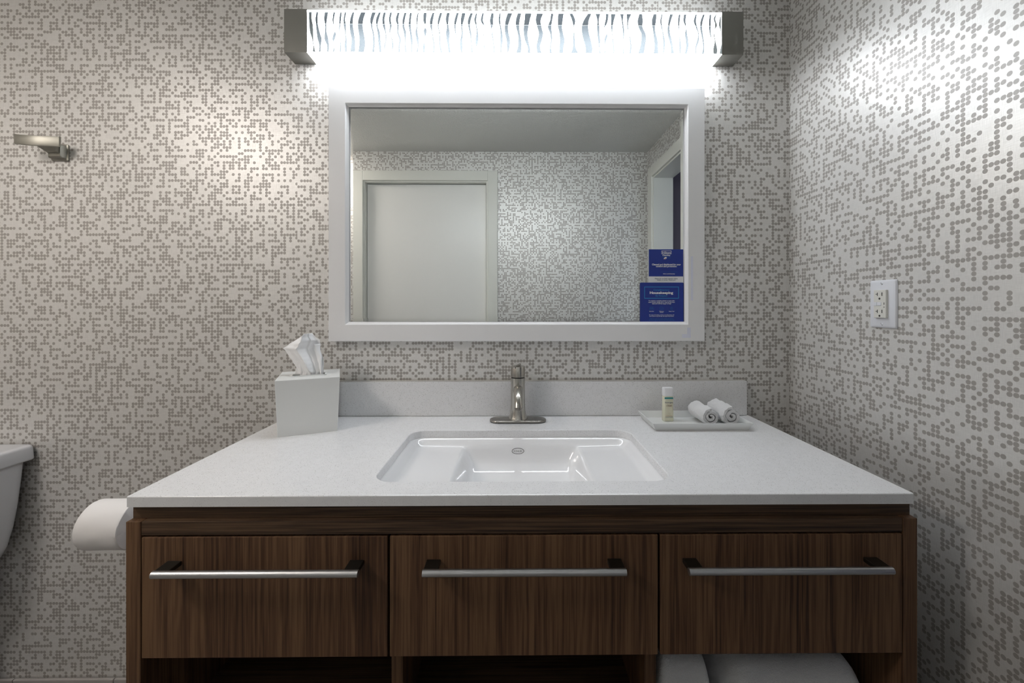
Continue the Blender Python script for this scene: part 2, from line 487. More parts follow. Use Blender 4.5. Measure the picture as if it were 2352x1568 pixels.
# tiled base along the back wall
bb = tag(box('baseboard_back', XL, XR, WY - .004, WY - .0002, 0, .082, M['grout']), kind='structure')
x = -1.5726
while x > XL: x -= .3135
src = None
while x < XR - .01:
    a, b = max(x + .0015, XL + .001), min(x + .3120, XR - .001)
    if src is None or abs((b - a) - .3105) > 1e-4:
        bm = add_box(bm_new(), a, b, WY - .0115, WY - .003, .002, .0885, .002)
        t = obj('tile', bm, M['base_tile'], bb)
        if abs((b - a) - .3105) < 1e-4: src, srcx = t, a
    else:
        t = src.copy(); coll(t); t.parent = bb; t.location = src.location + Vector((a - srcx, 0, 0))
    x += .3135
STRIPES = """
0:-6232,-6142 17:-6229,-6145 33:-6223,-6109 50:-6198,-6101 67:-6138,-6098 83:-6107,-6081 100:-6114,-6031
0:-6011,-5947 17:-6035,-5967 33:-6018,-5951 50:-5998,-5904 67:-5971,-5843 83:-5917,-5870 100:-5931,-5877
0:-5756,-5649 17:-5774,-5683 33:-5743,-5703 50:-5752,-5696 67:-5763,-5642 83:-5683,-5625 100:-5693,-5632
0:-5495,-5431 17:-5522,-5475 33:-5503,-5484 43:-5494,-5494 47:-5455,-5455 54:-5488,-5412 66:-5526,-5441 74:-5503,-5488 83:-5475,-5458 90:-5482,-5452 100:-5525,-5462
0:-5290,-5238 17:-5318,-5256 33:-5321,-5281 50:-5321,-5301 67:-5301,-5281 83:-5287,-5247 100:-5314,-5260
0:-5153,-5099 17:-5189,-5136 33:-5180,-5109 50:-5146,-5113 67:-5133,-5086 83:-5160,-5079 100:-5136,-5086
0:-4925,-4858 17:-4985,-4898 33:-5006,-4901 50:-4985,-4867 67:-4945,-4842 83:-4959,-4829 100:-4983,-4841
0:-4663,-4519 17:-4737,-4583 33:-4757,-4606 50:-4731,-4576 67:-4706,-4540 83:-4717,-4532 100:-4749,-4572
0:-4328,-4211 17:-4382,-4281 33:-4361,-4314 50:-4314,-4270 67:-4301,-4238 83:-4297,-4243 100:-4328,-4258
0:-4126,-4057 17:-4207,-4120 33:-4194,-4153 50:-4160,-4086 67:-4147,-4066 83:-4126,-4049 100:-4102,-4046
0:-3979,-3901 17:-4019,-3945 33:-3999,-3925 50:-3932,-3898 67:-3918,-3887 83:-3959,-3918 100:-3945,-3922
0:-3784,-3719 17:-3817,-3757 33:-3791,-3730 50:-3797,-3770 67:-3737,-3707 83:-3717,-3674 100:-3740,-3726
0:-3555,-3488 17:-3609,-3529 33:-3562,-3511 50:-3562,-3522 67:-3502,-3448 83:-3522,-3481 100:-3535,-3479
0:-3347,-3277 17:-3401,-3327 33:-3408,-3347 50:-3367,-3287 67:-3340,-3307 83:-3347,-3309 100:-3307,-3266
0:-3183,-3114 17:-3207,-3143 33:-3219,-3151 50:-3183,-3124 67:-3165,-3095 83:-3139,-3107 100:-3153,-3102
0:-2946,-2913 17:-2986,-2938 33:-2979,-2957 50:-3011,-2946 67:-2986,-2906 83:-2942,-2913 100:-2990,-2932
0:-2763,-2672 17:-2775,-2683 25:-2753,-2690 31:-2715,-2715 36:-2713,-2713 43:-2760,-2670 50:-2753,-2677 58:-2728,-2699 64:-2715,-2715 74:-2748,-2748 83:-2786,-2710 91:-2782,-2728 100:-2782,-2728
0:-2497,-2435 17:-2567,-2473 33:-2566,-2502 50:-2515,-2490 67:-2493,-2454 83:-2471,-2425 100:-2483,-2442
0:-2271,-2194 17:-2330,-2257 33:-2337,-2301 50:-2296,-2264 67:-2290,-2247 83:-2290,-2242 100:-2238,-2191
0:-2063,-1968 17:-2096,-2004 33:-2057,-2004 50:-2089,-1965 67:-2067,-1984 83:-2031,-1969 100:-2009,-1943
0:-1768,-1695 17:-1826,-1746 33:-1838,-1790 50:-1804,-1775 67:-1761,-1739 83:-1731,-1712 100:-1736,-1707
0:-1600,-1488 17:-1639,-1537 33:-1629,-1585 50:-1610,-1568 67:-1654,-1585 83:-1658,-1581 100:-1629,-1585
0:-1344,-1264 17:-1420,-1330 33:-1410,-1352 50:-1366,-1315 67:-1337,-1304 83:-1318,-1289 100:-1327,-1269
0:-1176,-1136 17:-1228,-1165 33:-1176,-1144 50:-1162,-1111 63:-1187,-1100 76:-1187,-1122 87:-1166,-1166 100:-1163,-1163
0:-987,-931 17:-1030,-965 25:-1001,-935 30:-950,-918 36:-934,-934 50:-946,-946 56:-962,-928 67:-909,-909 77:-927,-927 82:-950,-903 89:-921,-889 94:-877,-877 100:-871,-871
0:-709,-633 17:-750,-650 30:-734,-653 37:-726,-694 43:-725,-725 45:-672,-672 49:-690,-655 55:-699,-661 67:-672,-636 83:-650,-617 100:-646,-602
0:-460,-419 17:-492,-435 33:-453,-412 50:-431,-372 67:-434,-355 83:-431,-387 100:-438,-402
0:-212,-70 17:-277,-146 33:-299,-197 50:-292,-182 67:-248,-138 83:-233,-146 100:-226,-201
0:93,206 17:37,157 33:41,140 50:93,164 67:111,206 83:100,216 100:41,192
0:316,518 17:301,466 33:276,424 50:276,396 67:311,417 83:389,459 100:396,487
0:673,872 17:642,797 33:684,818 50:734,868 67:699,832 83:663,776 100:692,825
0:1104,1185 17:1079,1149 33:1009,1121 50:1079,1140 67:1097,1145 83:1072,1111 100:1058,1142
0:1326,1495 17:1312,1467 33:1319,1445 50:1365,1481 67:1375,1530 83:1368,1495 100:1354,1481
0:1671,1770 17:1749,1850 33:1788,1816 50:1787,1823 67:1777,1840 83:1774,1847 100:1718,1946
0:2228,2339 17:2101,2264 33:2045,2243 50:2056,2271 67:2101,2327 83:2155,2367 100:2158,2363
0:2468,2614 17:2518,2567 33:2511,2588 50:2522,2588 67:2539,2610 83:2570,2598 100:2567,2627
0:2779,2861 14:2772,2850 27:2737,2800 38:2723,2723 49:2800,2800 55:2772,2836 65:2734,2800 78:2741,2762 100:2725,2769
0:2939,3087 17:2942,3026 33:2935,2994 50:2966,2991 67:2974,3012 83:3002,3041 100:3002,3045
0:3214,3330 17:3264,3306 33:3285,3334 50:3302,3342 67:3296,3320 83:3299,3320 100:3292,3342
0:3412,3561 17:3426,3476 33:3433,3469 50:3480,3501 67:3511,3551 83:3522,3568 100:3490,3556
0:3801,3893 17:3752,3914 33:3780,3907 50:3865,3999 67:3861,4006 83:3829,3978 100:3766,3943
0:4240,4329 17:4183,4318 33:4204,4289 50:4233,4311 67:4254,4371 83:4268,4377 100:4233,4396
0:4485,4519 17:4438,4488 33:4473,4509 50:4516,4551 67:4527,4594 83:4530,4590 100:4523,4551
0:4742,4839 17:4693,4771 33:4672,4731 50:4672,4754 67:4721,4806 83:4771,4835 100:4771,4874
0:5012,5066 17:4983,5043 33:5002,5033 50:5012,5026 67:5023,5068 83:5023,5085 100:5037,5068
0:5168,5246 17:5153,5224 33:5227,5248 50:5196,5274 67:5224,5306 83:5231,5309 100:5182,5260
0:5522,5569 17:5468,5543 33:5536,5582 50:5607,5638 67:5565,5628 83:5515,5565 100:5525,5553
0:5749,5813 17:5678,5749 33:5661,5728 50:5699,5756 67:5735,5784 83:5756,5803 100:5713,5784
0:5955,6009 25:5931,5994 43:5948,5994 56:5976,6004 65:5974,5974 77:5959,5959 84:5976,6001 89:5990,6016 94:5983,5983 100:5983,5983
0:6139,6172 11:6078,6132 21:6118,6167 29:6125,6186 39:6106,6106 42:6129,6129 50:6082,6111 68:6111,6143 81:6082,6182 90:6064,6196 100:6082,6182
0:6291,6308 17:6253,6308 27:6243,6308 38:6281,6311 54:6311,6317 70:6317,6325 83:6295,6331 100:6260,6338
"""

# ------------------------------------------------------------------ vanity light
L0, L1, LZ0, LZ1, LY = -.6974, .6989, 2.0265, 2.158, 1.243
lamp = thing('vanity_light', 'long box-shaped vanity light with wavy striped glass above the mirror', 'wall light', (0, WY, LZ0))
# end caps: hollow nickel boxes closed on the outside
for a, b in ((L0, -.6279), (.6322, L1)):
    box('end_cap', a, b, LY, WY, LZ0, LZ1, M['nickel_cap'], lamp, bevel=.0012)
XA, XB = -.6275, .6318
PZ0, PZ1 = 2.0275, 2.1515
box('back_plate', XA, XB, WY - .006, WY, PZ0, PZ1, M['lamp_back'], lamp)
box('top_plate', XA, XB, LY + .003, WY - .0065, PZ1, PZ1 + .003, M['lamp_top'], lamp)
box('top_pane', XA, XB, LY + .003, WY - .0005, PZ1 + .0032, PZ1 + .0045, M['lit_top'], lamp)
# wavy clear gaps traced along the pane; the frosted stripes are what lies between them
gaps = []
for line in STRIPES.strip().split('\n'):
    g = []
    for tok in line.split():
        t, xs = tok.split(':'); a, b = xs.split(',')
        g.append((int(t) / 100.0, int(a) / 1e4, int(b) / 1e4))
    gaps.append(g)
def gap_at(g, t):
    k = 0
    while k < len(g) - 2 and t > g[k + 1][0]: k += 1
    p1, p2 = g[k], g[k + 1]
    p0, p3 = g[max(k - 1, 0)], g[min(k + 2, len(g) - 1)]
    h = max(p2[0] - p1[0], 1e-6); s = min(max((t - p1[0]) / h, 0), 1)
    r = []
    for c in (1, 2):
        m1 = (p2[c] - p0[c]) / max(p2[0] - p0[0], 1e-6) * h
        m2 = (p3[c] - p1[c]) / max(p3[0] - p1[0], 1e-6) * h
        v = (2*s**3-3*s*s+1)*p1[c] + (s**3-2*s*s+s)*m1 + (-2*s**3+3*s*s)*p2[c] + (s**3-s*s)*m2
        r.append(v)
    if r[1] < r[0]: r = [(r[0] + r[1]) / 2] * 2
    return r
pane = box('shade_pane', XA, XB, LY + .0005, LY + .0012, PZ0, PZ1, M['clear'], lamp)
NR = 24
ts = [i / NR for i in range(NR + 1)]
prev = [XA] * (NR + 1)
def zt(t): return PZ1 - .002 - t * (PZ1 - PZ0 - .003)
for gi in range(len(gaps) + 1):
    if gi < len(gaps):
        e = [gap_at(gaps[gi], t) for t in ts]
        nxt = [q[0] for q in e]; after = [q[1] for q in e]
    else:
        nxt = [XB] * (NR + 1); after = nxt
    bm = bm_new()
    va = [bm.verts.new((prev[i], LY + .0022, zt(ts[i]))) for i in range(NR + 1)]
    vb = [bm.verts.new((max(nxt[i], prev[i] + 1e-5), LY + .0022, zt(ts[i]))) for i in range(NR + 1)]
    for i in range(NR):
        bm.faces.new((va[i], va[i + 1], vb[i + 1], vb[i]))
    obj('frosted_stripe', bm, M['lit_front'], pane)
    prev = after
bot = box('bottom_pane', XA, XB, LY + .001, WY - .003, LZ0 - .0005, LZ0 + .001, M['lit'], lamp)
bm = bm_new()
add_box(bm, XA, XB, LY, LY + .003, LZ0 - .0006, LZ0 + .0016)
add_box(bm, XA, XB, LY, LY + .003, PZ1 - .001, PZ1 + .003)
obj('edge_strip', bm, M['lit_front'], lamp)
box('light_block_plate', XA, XB, LY + .0035, WY - .007, LZ0 + .0015, LZ0 + .0030, M['lamp_back'], lamp)  # added dark plate, keeps the bottom pane's light out of the box

# ------------------------------------------------------------------ mirror
mx0, mx1, mz0, mz1 = -.5786, .5956, 1.1497, 1.9424
mir = thing('framed_mirror', 'rectangular mirror in a wide white frame below the vanity light', 'mirror', ((mx0 + mx1) / 2, WY, mz0))
def rect_loop(d, y): return [(mx0 + d, y, mz0 + d), (mx1 - d, y, mz0 + d), (mx1 - d, y, mz1 - d), (mx0 + d, y, mz1 - d)]
bm = bm_new()
prof = [(0, WY - .0005), (0, WY - .0285), (.0015, WY - .030), (.0515, WY - .030), (.053, WY - .029), (.0545, WY - .0265), (.0585, WY - .0225), (.0605, WY - .0215), (.0605, WY - .012)]
loft(bm, [rect_loop(*p) for p in prof], True, False, False)
obj('frame', bm, M['white_lacquer'], mir)
bm = bm_new()
gy = WY - .0165
loops = [rect_loop(.0612, WY - .010), rect_loop(.0612, gy + .0005), rect_loop(.071, gy)]
loft(bm, loops, True, False, True)
obj('mirror_glass', bm, M['mirror'], mir)
for (a, c, e, f) in ((.5512, .5585, 1.277, 1.4150), (.5240, .5512, 1.1600, 1.1720), (.5400, .5512, 1.1722, 1.1920)):
    box('tape_residue', a, c, WY - .0302, WY - .0298, e, f, M['tape'], mir)
bm = bm_new()
add_box(bm, mx0 + .03, mx1 - .03, WY - .010, WY - .0005, mz0 + .03, mz1 - .03)
obj('backing_board', bm, M['black'], mir)

# ------------------------------------------------------------------ lettering
dg = None
def text_bm(s, bold=0.0):
    cu = bpy.data.curves.new('t', 'FONT'); cu.body = s; cu.size = 1.0; cu.offset = bold; cu.resolution_u = 3
    o = bpy.data.objects.new('t', cu); coll(o)
    bpy.context.view_layer.update()
    me = bpy.data.meshes.new_from_object(o.evaluated_get(bpy.context.evaluated_depsgraph_get()))
    bm = bm_new(); bm.from_mesh(me)
    bpy.data.objects.remove(o); bpy.data.curves.remove(cu); bpy.data.meshes.remove(me)
    return bm
def put_text(dst, s, cx, cy, w, h, y, bold=.0):
    """lettering fitted to width w, capital height h, centred on (cx, cy) in the x-z plane at depth y"""
    b = text_bm(s, bold)
    if not b.verts: b.free(); return
    xs = [v.co.x for v in b.verts]
    x0, x1 = min(xs), max(xs)
    kx = w / (x1 - x0); kz = h / .70
    vm = {}
    for v in b.verts: vm[v] = dst.verts.new((cx + (v.co.x - (x0 + x1) / 2) * kx, y, cy + (v.co.y - .35) * kz))
    for f in b.faces: dst.faces.new([vm[v] for v in f.verts])
    b.free()

class Card:
    def __init__(s, name, label, X, Z, y, bounds):
        s.b = bounds; s.X = X; s.Z = Z; s.y = y
        s.o = thing(name, label, 'card', ((X[0] + X[1]) / 2, y, Z[0]))
        s.bms = {}
    def u(s, x): return s.X[0] + (x - s.b[0]) / (s.b[2] - s.b[0]) * (s.X[1] - s.X[0])
    def v(s, y): return s.Z[1] - (y - s.b[1]) / (s.b[3] - s.b[1]) * (s.Z[1] - s.Z[0])
    def bm(s, k): return s.bms.setdefault(k, bm_new())
    def text(s, k, t, cx, cy, w, h, bold=.02):
        kx = (s.X[1] - s.X[0]) / (s.b[2] - s.b[0]); kz = (s.Z[1] - s.Z[0]) / (s.b[3] - s.b[1])
        put_text(s.bm(k), t, s.u(cx), s.v(cy), w * kx, h * kz, s.y - .0013, bold)
    def rect(s, k, x0, y0, x1, y1):
        b = s.bm(k); yy = s.y - .0013
        b.faces.new([b.verts.new((s.u(a), yy, s.v(c))) for a, c in ((x0, y0), (x1, y0), (x1, y1), (x0, y1))])
    def frame(s, k, x0, y0, x1, y1, t):
        s.rect(k, x0, y0, x1, y0 + t); s.rect(k, x0, y1 - t, x1, y1)
        s.rect(k, x0, y0 + t, x0 + t, y1 - t); s.rect(k, x1 - t, y0 + t, x1, y1 - t)
    def oval(s, k, cx, cy, rx, ry, rot=0.0, dy=0.0):
        b = s.bm(k); c, q = math.cos(rot), math.sin(rot); vs = []
        for i in range(20):
            a = 2 * math.pi * i / 20; ex, ey = rx * math.cos(a), ry * math.sin(a)
            vs.append(b.verts.new((s.u(cx + ex * c + ey * q), s.y - .0013 - dy, s.v(cy - ex * q + ey * c))))
        b.faces.new(vs)
    def done(s, names):
        for k, b in s.bms.items(): obj(names.get(k, 'lettering'), b, M[k], s.o)['kind'] = 'stuff'

gyc = gy - .0006
# upper card: shares its width with the lower one's right edge
c1 = Card('notice_card', 'smaller blue notice card with a white strip, upper of the two on the mirror', (.4240, .5325), (1.3335, 1.4385), gyc, (190, 120, 1575, 1470))
bm = add_box(bm_new(), c1.X[0], c1.X[1], gyc - .0010, gyc + .0004, c1.v(1222), c1.Z[1]); obj('blue_field', bm, M['card_blue'], c1.o)
bm = add_box(bm_new(), c1.X[0], c1.X[1], gyc - .0010, gyc + .0004, c1.Z[0], c1.v(1222)); obj('white_strip', bm, M['card_white'], c1.o)
c1.frame('ink_white', 697, 175, 1095, 315, 15)
c1.text('ink_white', 'Hilton', 895, 250, 330, 84, .012)
c1.text('ink_white', 'CleanStay', 895, 362, 320, 52, .03)
c1.rect('ink_dim', 705, 402, 1065, 415)
c1.text('ink_blue', 'with', 758, 462, 44, 20); c1.text('ink_blue', 'protection', 992, 462, 140, 20)
c1.oval('ink_white', 848, 480, 66, 40, .55)
c1.oval('ink_red', 835, 512, 46, 11, .5, .0002)
c1.text('ink_white', 'Cleaned and disinfected for your', 893, 735, 1165, 66, .03)
c1.text('ink_white', 'comfort and protection.', 893, 808, 850, 66, .03)
random.seed(4)
for yy in (1018, 1068):
    xx = 665
    while xx < 1330:
        w = random.uniform(35, 95); c1.rect('ink_dim', xx, yy - 6, min(xx + w, 1338), yy + 6); xx += w + 16
c1.text('ink_white', 'hilton.com/cleanstay', 1000, 1112, 475, 36)
c1.text('ink_navy', 'Please do not flush cleaning wipes,', 893, 1308, 930, 40, .02)
c1.text('ink_navy', 'masks or gloves. Thank you.', 893, 1366, 750, 40, .02)
c1.done({})
c2 = Card('housekeeping_card', 'larger blue housekeeping card with a light blue box, in the mirror corner', (.3960, .5330), (1.2022, 1.3335), gyc - .0012, (150, 130, 1580, 1490))
pts = [(px_, pz_) for px_, pz_ in rrect((c2.X[0] + c2.X[1]) / 2, (c2.Z[0] + c2.Z[1]) / 2, (c2.X[1] - c2.X[0]) / 2, (c2.Z[1] - c2.Z[0]) / 2, .003, 4)]
bm = bm_new(); loft(bm, [[(a, c2.y - .0010, b) for a, b in pts], [(a, c2.y + .0004, b) for a, b in pts]])
obj('blue_field', bm, M['card_blue'], c2.o)
c2.frame('ink_blue', 280, 262, 1425, 655, 24)
c2.text('ink_blue', 'Complimentary', 850, 368, 525, 52, .02)
c2.text('ink_white', 'Housekeeping', 850, 460, 770, 78, .035)
c2.text('ink_blue', 'By Request', 850, 556, 390, 52, .02)
c2.text('ink_white', 'To request a complete cleaning or just a few', 855, 722, 860, 34)
c2.text('ink_white', 'extra towels, simply call or stop by the front', 855, 771, 872, 34)
c2.text('ink_white', "desk and we'll be happy to help!", 855, 818, 630, 34)
# small icons: bed, bath things, bin
c2.frame('ink_dim', 465, 918, 582, 985, 10); c2.frame('ink_dim', 447, 965, 600, 1018, 10); c2.rect('ink_dim', 450, 1018, 465, 1032); c2.rect('ink_dim', 582, 1018, 597, 1032)
c2.rect('ink_dim', 478, 945, 520, 965); c2.rect('ink_dim', 528, 945, 570, 965)
c2.frame('ink_dim', 788, 920, 880, 1025, 12); c2.frame('ink_dim', 862, 955, 925, 1020, 12); c2.rect('ink_dim', 800, 985, 862, 995)
c2.frame('ink_dim', 1145, 955, 1222, 1030, 12); c2.rect('ink_dim', 1138, 938, 1228, 950); c2.rect('ink_dim', 1165, 920, 1202, 932)
c2.rect('ink_dim', 1168, 970, 1176, 1018); c2.rect('ink_dim', 1190, 970, 1198, 1018)
c2.text('ink_white', 'Make Bed', 522, 1068, 150, 24); c2.text('ink_white', 'Bathroom', 855, 1066, 145, 24); c2.text('ink_white', 'Refresh', 855, 1102, 110, 24)
c2.text('ink_white', 'Empty Trash', 1185, 1068, 180, 24)
c2.text('ink_white', 'For stays of 10 nights or longer, we will provide a full', 855, 1185, 825, 28)
c2.text('ink_white', 'room cleaning every 5th day using approved products.', 855, 1228, 815, 28)
c2.text('ink_blue', 'While we value your privacy, please note that we', 855, 1308, 780, 28, 0)
c2.text('ink_blue', 'reserve the right to enter the room if the need arises.', 855, 1352, 850, 28, 0)
c2.done({'ink_dim': 'icons'})

# ------------------------------------------------------------------ countertop
CX0, CX1, CF, SPL = -.7085, .7415, .752, 1.286
TH = .0195
top = thing('countertop', 'white speckled quartz vanity countertop around the sink', 'countertop', ((CX0 + CX1) / 2, (CF + WY) / 2, CT - TH))
SX0, SX1, SY0, SY1 = -.283, .316, .811, 1.140
scx, scy, shx, shy = (SX0 + SX1) / 2, (SY0 + SY1) / 2, (SX1 - SX0) / 2, (SY1 - SY0) / 2
bm = bm_new()
ocx, ocy, ohx, ohy = (CX0 + CX1) / 2, (CF + WY - .001) / 2, (CX1 - CX0) / 2, (WY - .001 - CF) / 2
def slab_loop(kind, d, z):
    if kind == 'o': p = rrect(ocx, ocy, ohx - d, ohy - d, .003, 4)
    else: p = rrect(scx, scy, shx + d, shy + d, .040 + d, 16)
    return [bm.verts.new((a, c, z)) for a, c in p]
ease = [(.0022, CT), (.0009, CT - .0005), (.0002, CT - .0013), (0, CT - .0024), (0, CT - TH)]
ends = []
for kind in 'oi':
    loops = [slab_loop(kind, d, z) for d, z in ease]
    n_ = len(loops[0])
    for A, B in zip(loops[:-1], loops[1:]):
        for i in range(n_): bm.faces.new((A[i], A[(i + 1) % n_], B[(i + 1) % n_], B[i]))
    ends.append((loops[0], loops[-1]))
for k in (0, 1):
    es = []
    for e in ends:
        L = e[k]
        for i in range(len(L)):
            ed = bm.edges.get((L[i], L[(i + 1) % len(L)]))
            es.append(ed)
    bmesh.ops.triangle_fill(bm, edges=es, use_beauty=True)
obj('slab', bm, M['quartz'], top)
bs = thing('backsplash', 'low white speckled quartz backsplash strip against the wallpaper', 'backsplash', ((CX0 + CX1) / 2, WY, CT))
box('splash_slab', CX0, CX1 - .007, SPL, WY - .0005, CT + .0002, 1.0222, M['quartz'], bs, bevel=.0018)
bm = bm_new(); add_box(bm, CX0, CX1 - .007, WY - .004, WY - .0004, 1.0215, 1.0236)
obj('caulk_line', bm, M['ivory'], bs)

# ------------------------------------------------------------------ sink
sink = thing('undermount_sink', 'white undermount sink basin with flat side ledges, set in the countertop', 'sink', (scx, scy, .74))
def bowl_profile(s):
    # depth of the bowl behind the drain: steep rear wall, easy curve, nearly flat floor
    if s <= 0: return 0.0
    d, n_ = 0.0, 24
    for i in range(n_):
        q = s * (i + .5) / n_
        if q < .004: k = 3.5 * q / .004
        elif q < .018: k = 3.5 - 2.78 * (q - .004) / .014
        elif q < .050: k = .72 - .27 * (q - .018) / .032
        elif q < .10: k = .45 - .38 * (q - .05) / .05
        else: k = .07
        d += k * s / n_
    return d
def basin_z(x, y):
    dx = (shx + .004) - abs(x - scx); dy = (shy + .004) - abs(y - scy)
    r = .042
    if dx < r and dy < r: dd = r - math.hypot(r - dx, r - dy)
    else: dd = min(dx, dy)
    e = .0175 * sstep(.0045, .030, dd)
    slope = .010 * sstep(0, .14, shx - abs(x - scx)) * sstep(.0045, .06, dd)
    wid = .160 + .0 * y
    c = sstep(0, .036, wid - abs(x - scx))
    d = bowl_profile((SY1 - .020) - y)
    cf = sstep(0, .06, y - (SY0 + .02))
    bowl = d * (c ** .9) * cf
    return .8943 - e - slope * .5 - bowl
bm = bm_new()
NX, NY = 150, 96
gx0, gx1, gy0, gy1 = SX0 - .018, SX1 + .018, SY0 - .018, SY1 + .018
vs = [[bm.verts.new((gx0 + (gx1 - gx0) * i / NX, gy0 + (gy1 - gy0) * j / NY, basin_z(gx0 + (gx1 - gx0) * i / NX, gy0 + (gy1 - gy0) * j / NY))) for i in range(NX + 1)] for j in range(NY + 1)]
for j in range(NY):
    for i in range(NX):
        bm.faces.new((vs[j][i], vs[j][i + 1], vs[j + 1][i + 1], vs[j + 1][i]))
basin = obj('basin', bm, M['china'], sink, smooth=True)
if basin.data.polygons[len(basin.data.polygons) // 2].normal.z < 0: basin.data.flip_normals()
md = basin.modifiers.new('thickness', 'SOLIDIFY'); md.thickness = .006; md.offset = -1
dz = basin_z(scx, .955)
bm = bm_new(); lathe(bm, [(.031, dz - .02), (.031, dz + .002), (.027, dz + .0035), (.022, dz + .001), (.022, dz - .015)], scx, .955, 28)
obj('drain', bm, M['steel_bar'], sink, smooth=True, auto=40)
# oval maker's mark on the rear wall of the bowl
mk = Vector((.0090, 1.1150, 0)); mk.z = basin_z(mk.x, mk.y)
bm = bm_new()
def oval_ring(bm, rx, rz, w):
    n = 40; o, i = [], []
    for k in range(n):
        a = 2 * math.pi * k / n
        o.append(bm.verts.new((rx * math.cos(a), 0, rz * math.sin(a)))); i.append(bm.verts.new(((rx - w) * math.cos(a), 0, (rz - w) * math.sin(a))))
    for k in range(n): bm.faces.new((o[k], o[(k + 1) % n], i[(k + 1) % n], i[k]))
e_ = .002
dzy = (basin_z(mk.x, mk.y + e_) - basin_z(mk.x, mk.y - e_)) / (2 * e_)
nrm = Vector((0, -dzy, 1)).normalized()
up = Vector((0, 1, dzy)).normalized()
MRX, MRZ = .0168, .0078
oval_ring(bm, MRX, MRZ, .0013)
put_text(bm, 'KOHLER', 0, 0, .0225, .0048, 0, .0)
side = up.cross(nrm)
for v in bm.verts:
    c = v.co.copy()
    w = mk + Vector((1, 0, 0)) * c.x + up * c.z
    w.z = basin_z(w.x, w.y) + .0004
    v.co = w + nrm * .0003
obj('maker_mark', bm, M['slot'], sink)

# ------------------------------------------------------------------ faucet
fx, fy = .0100, 1.232
fau = thing('faucet', 'brushed nickel single-hole faucet on an oval plate behind the sink', 'faucet', (fx, fy, CT))
bm = bm_new()
pl = rrect(fx, fy - .003, .0845, .0275, .0274, 10)
def pl_loop(k, z): return [(fx + (a - fx) * (1 - k / .0845), fy - .003 + (b - fy + .003) * (1 - k / .0275), z) for a, b in pl]
loft(bm, [pl_loop(.0, CT + .0022), pl_loop(0, CT + .0055), pl_loop(.0012, CT + .0072), pl_loop(.004, CT + .0078)])
obj('deck_plate', bm, M['nickel_plate'], fau, smooth=True, auto=50)
bm = bm_new(); loft(bm, [pl_loop(.0008, CT), pl_loop(.0008, CT + .0022)]); obj('gasket', bm, M['gasket'], fau)
bm = bm_new()
lathe(bm, [(.0285, CT + .0075), (.0285, CT + .010), (.0272, CT + .0125), (.0245, CT + .022), (.0225, CT + .034), (.0214, CT + .048), (.0212, CT + .07), (.0212, 1.0445)], fx, fy, 48)
bd = obj('body', bm, M['nickel'], fau, smooth=True, auto=40)
bm = bm_new(); lathe(bm, [(.0195, 1.0440), (.0195, 1.0475)], fx, fy, 40); obj('seam_ring', bm, M['black'], fau, smooth=True, auto=40)
bm = bm_new(); lathe(bm, [(.0208, 1.0470), (.0214, 1.0476), (.0214, 1.0775), (.0206, 1.0790)], fx, fy, 48)
hd = obj('handle_cap', bm, M['nickel'], fau, smooth=True, auto=40)
bm = bm_new(); add_box(bm, -.0032, .0032, -.026, .020, .0, .0045, .001)
bmesh.ops.transform(bm, matrix=Matrix.Translation((fx - .001, fy, 1.0782)) @ Matrix.Rotation(math.radians(-24), 4, 'Z') @ Matrix.Rotation(math.radians(6), 4, 'X'), verts=bm.verts)
obj('lever', bm, M['nickel'], hd, smooth=True, auto=40)
bm = bm_new()
path = bez((fx, fy, 1.004), (fx, fy - .045, 1.022), (fx, fy - .105, 1.028), (fx, fy - .122, .982), 22)
rad = [.0155 - .003 * min(1, i / 12) for i in range(23)]
tube(bm, path, rad, 28)
sp = obj('spout', bm, M['nickel'], fau, smooth=True, auto=50)
bm = bm_new(); tube(bm, [(fx, fy - .1218, .985), (fx, fy - .1228, .9785)], .0098, 20); obj('aerator', bm, M['nickel_plate'], sp, smooth=True, auto=40)

# ------------------------------------------------------------------ vanity cabinet
van = thing('vanity_cabinet', 'dark walnut vanity cabinet with three drawers and open shelves', 'cabinet', ((CX0 + CX1) / 2, (CF + WY) / 2, 0))
BX0, BX1, BF = -.7085, .7465, .752
TOPZ = .8675
for a, b, m in ((BX0, -.6820, 'wood_v'), (.7200, BX1, 'wood_v3')):
    box('side_panel', a, b, BF, WY - .002, 0, TOPZ, M[m], van, bevel=.0008)
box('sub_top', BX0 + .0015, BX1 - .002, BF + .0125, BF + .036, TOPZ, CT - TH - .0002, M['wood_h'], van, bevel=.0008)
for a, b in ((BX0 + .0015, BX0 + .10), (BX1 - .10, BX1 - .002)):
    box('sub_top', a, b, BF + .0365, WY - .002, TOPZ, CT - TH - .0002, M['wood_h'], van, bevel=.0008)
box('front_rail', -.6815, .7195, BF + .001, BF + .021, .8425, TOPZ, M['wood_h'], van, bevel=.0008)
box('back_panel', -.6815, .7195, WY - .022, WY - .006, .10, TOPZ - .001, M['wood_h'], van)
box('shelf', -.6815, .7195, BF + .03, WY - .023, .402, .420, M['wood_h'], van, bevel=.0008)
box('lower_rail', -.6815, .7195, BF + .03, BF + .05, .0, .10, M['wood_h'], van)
for a, b in ((-.2426, -.2204), (.2568, .2802)):
    box('divider', a, b, BF + .056, WY - .023, .421, .8415, M['wood_v'], van, bevel=.0008)
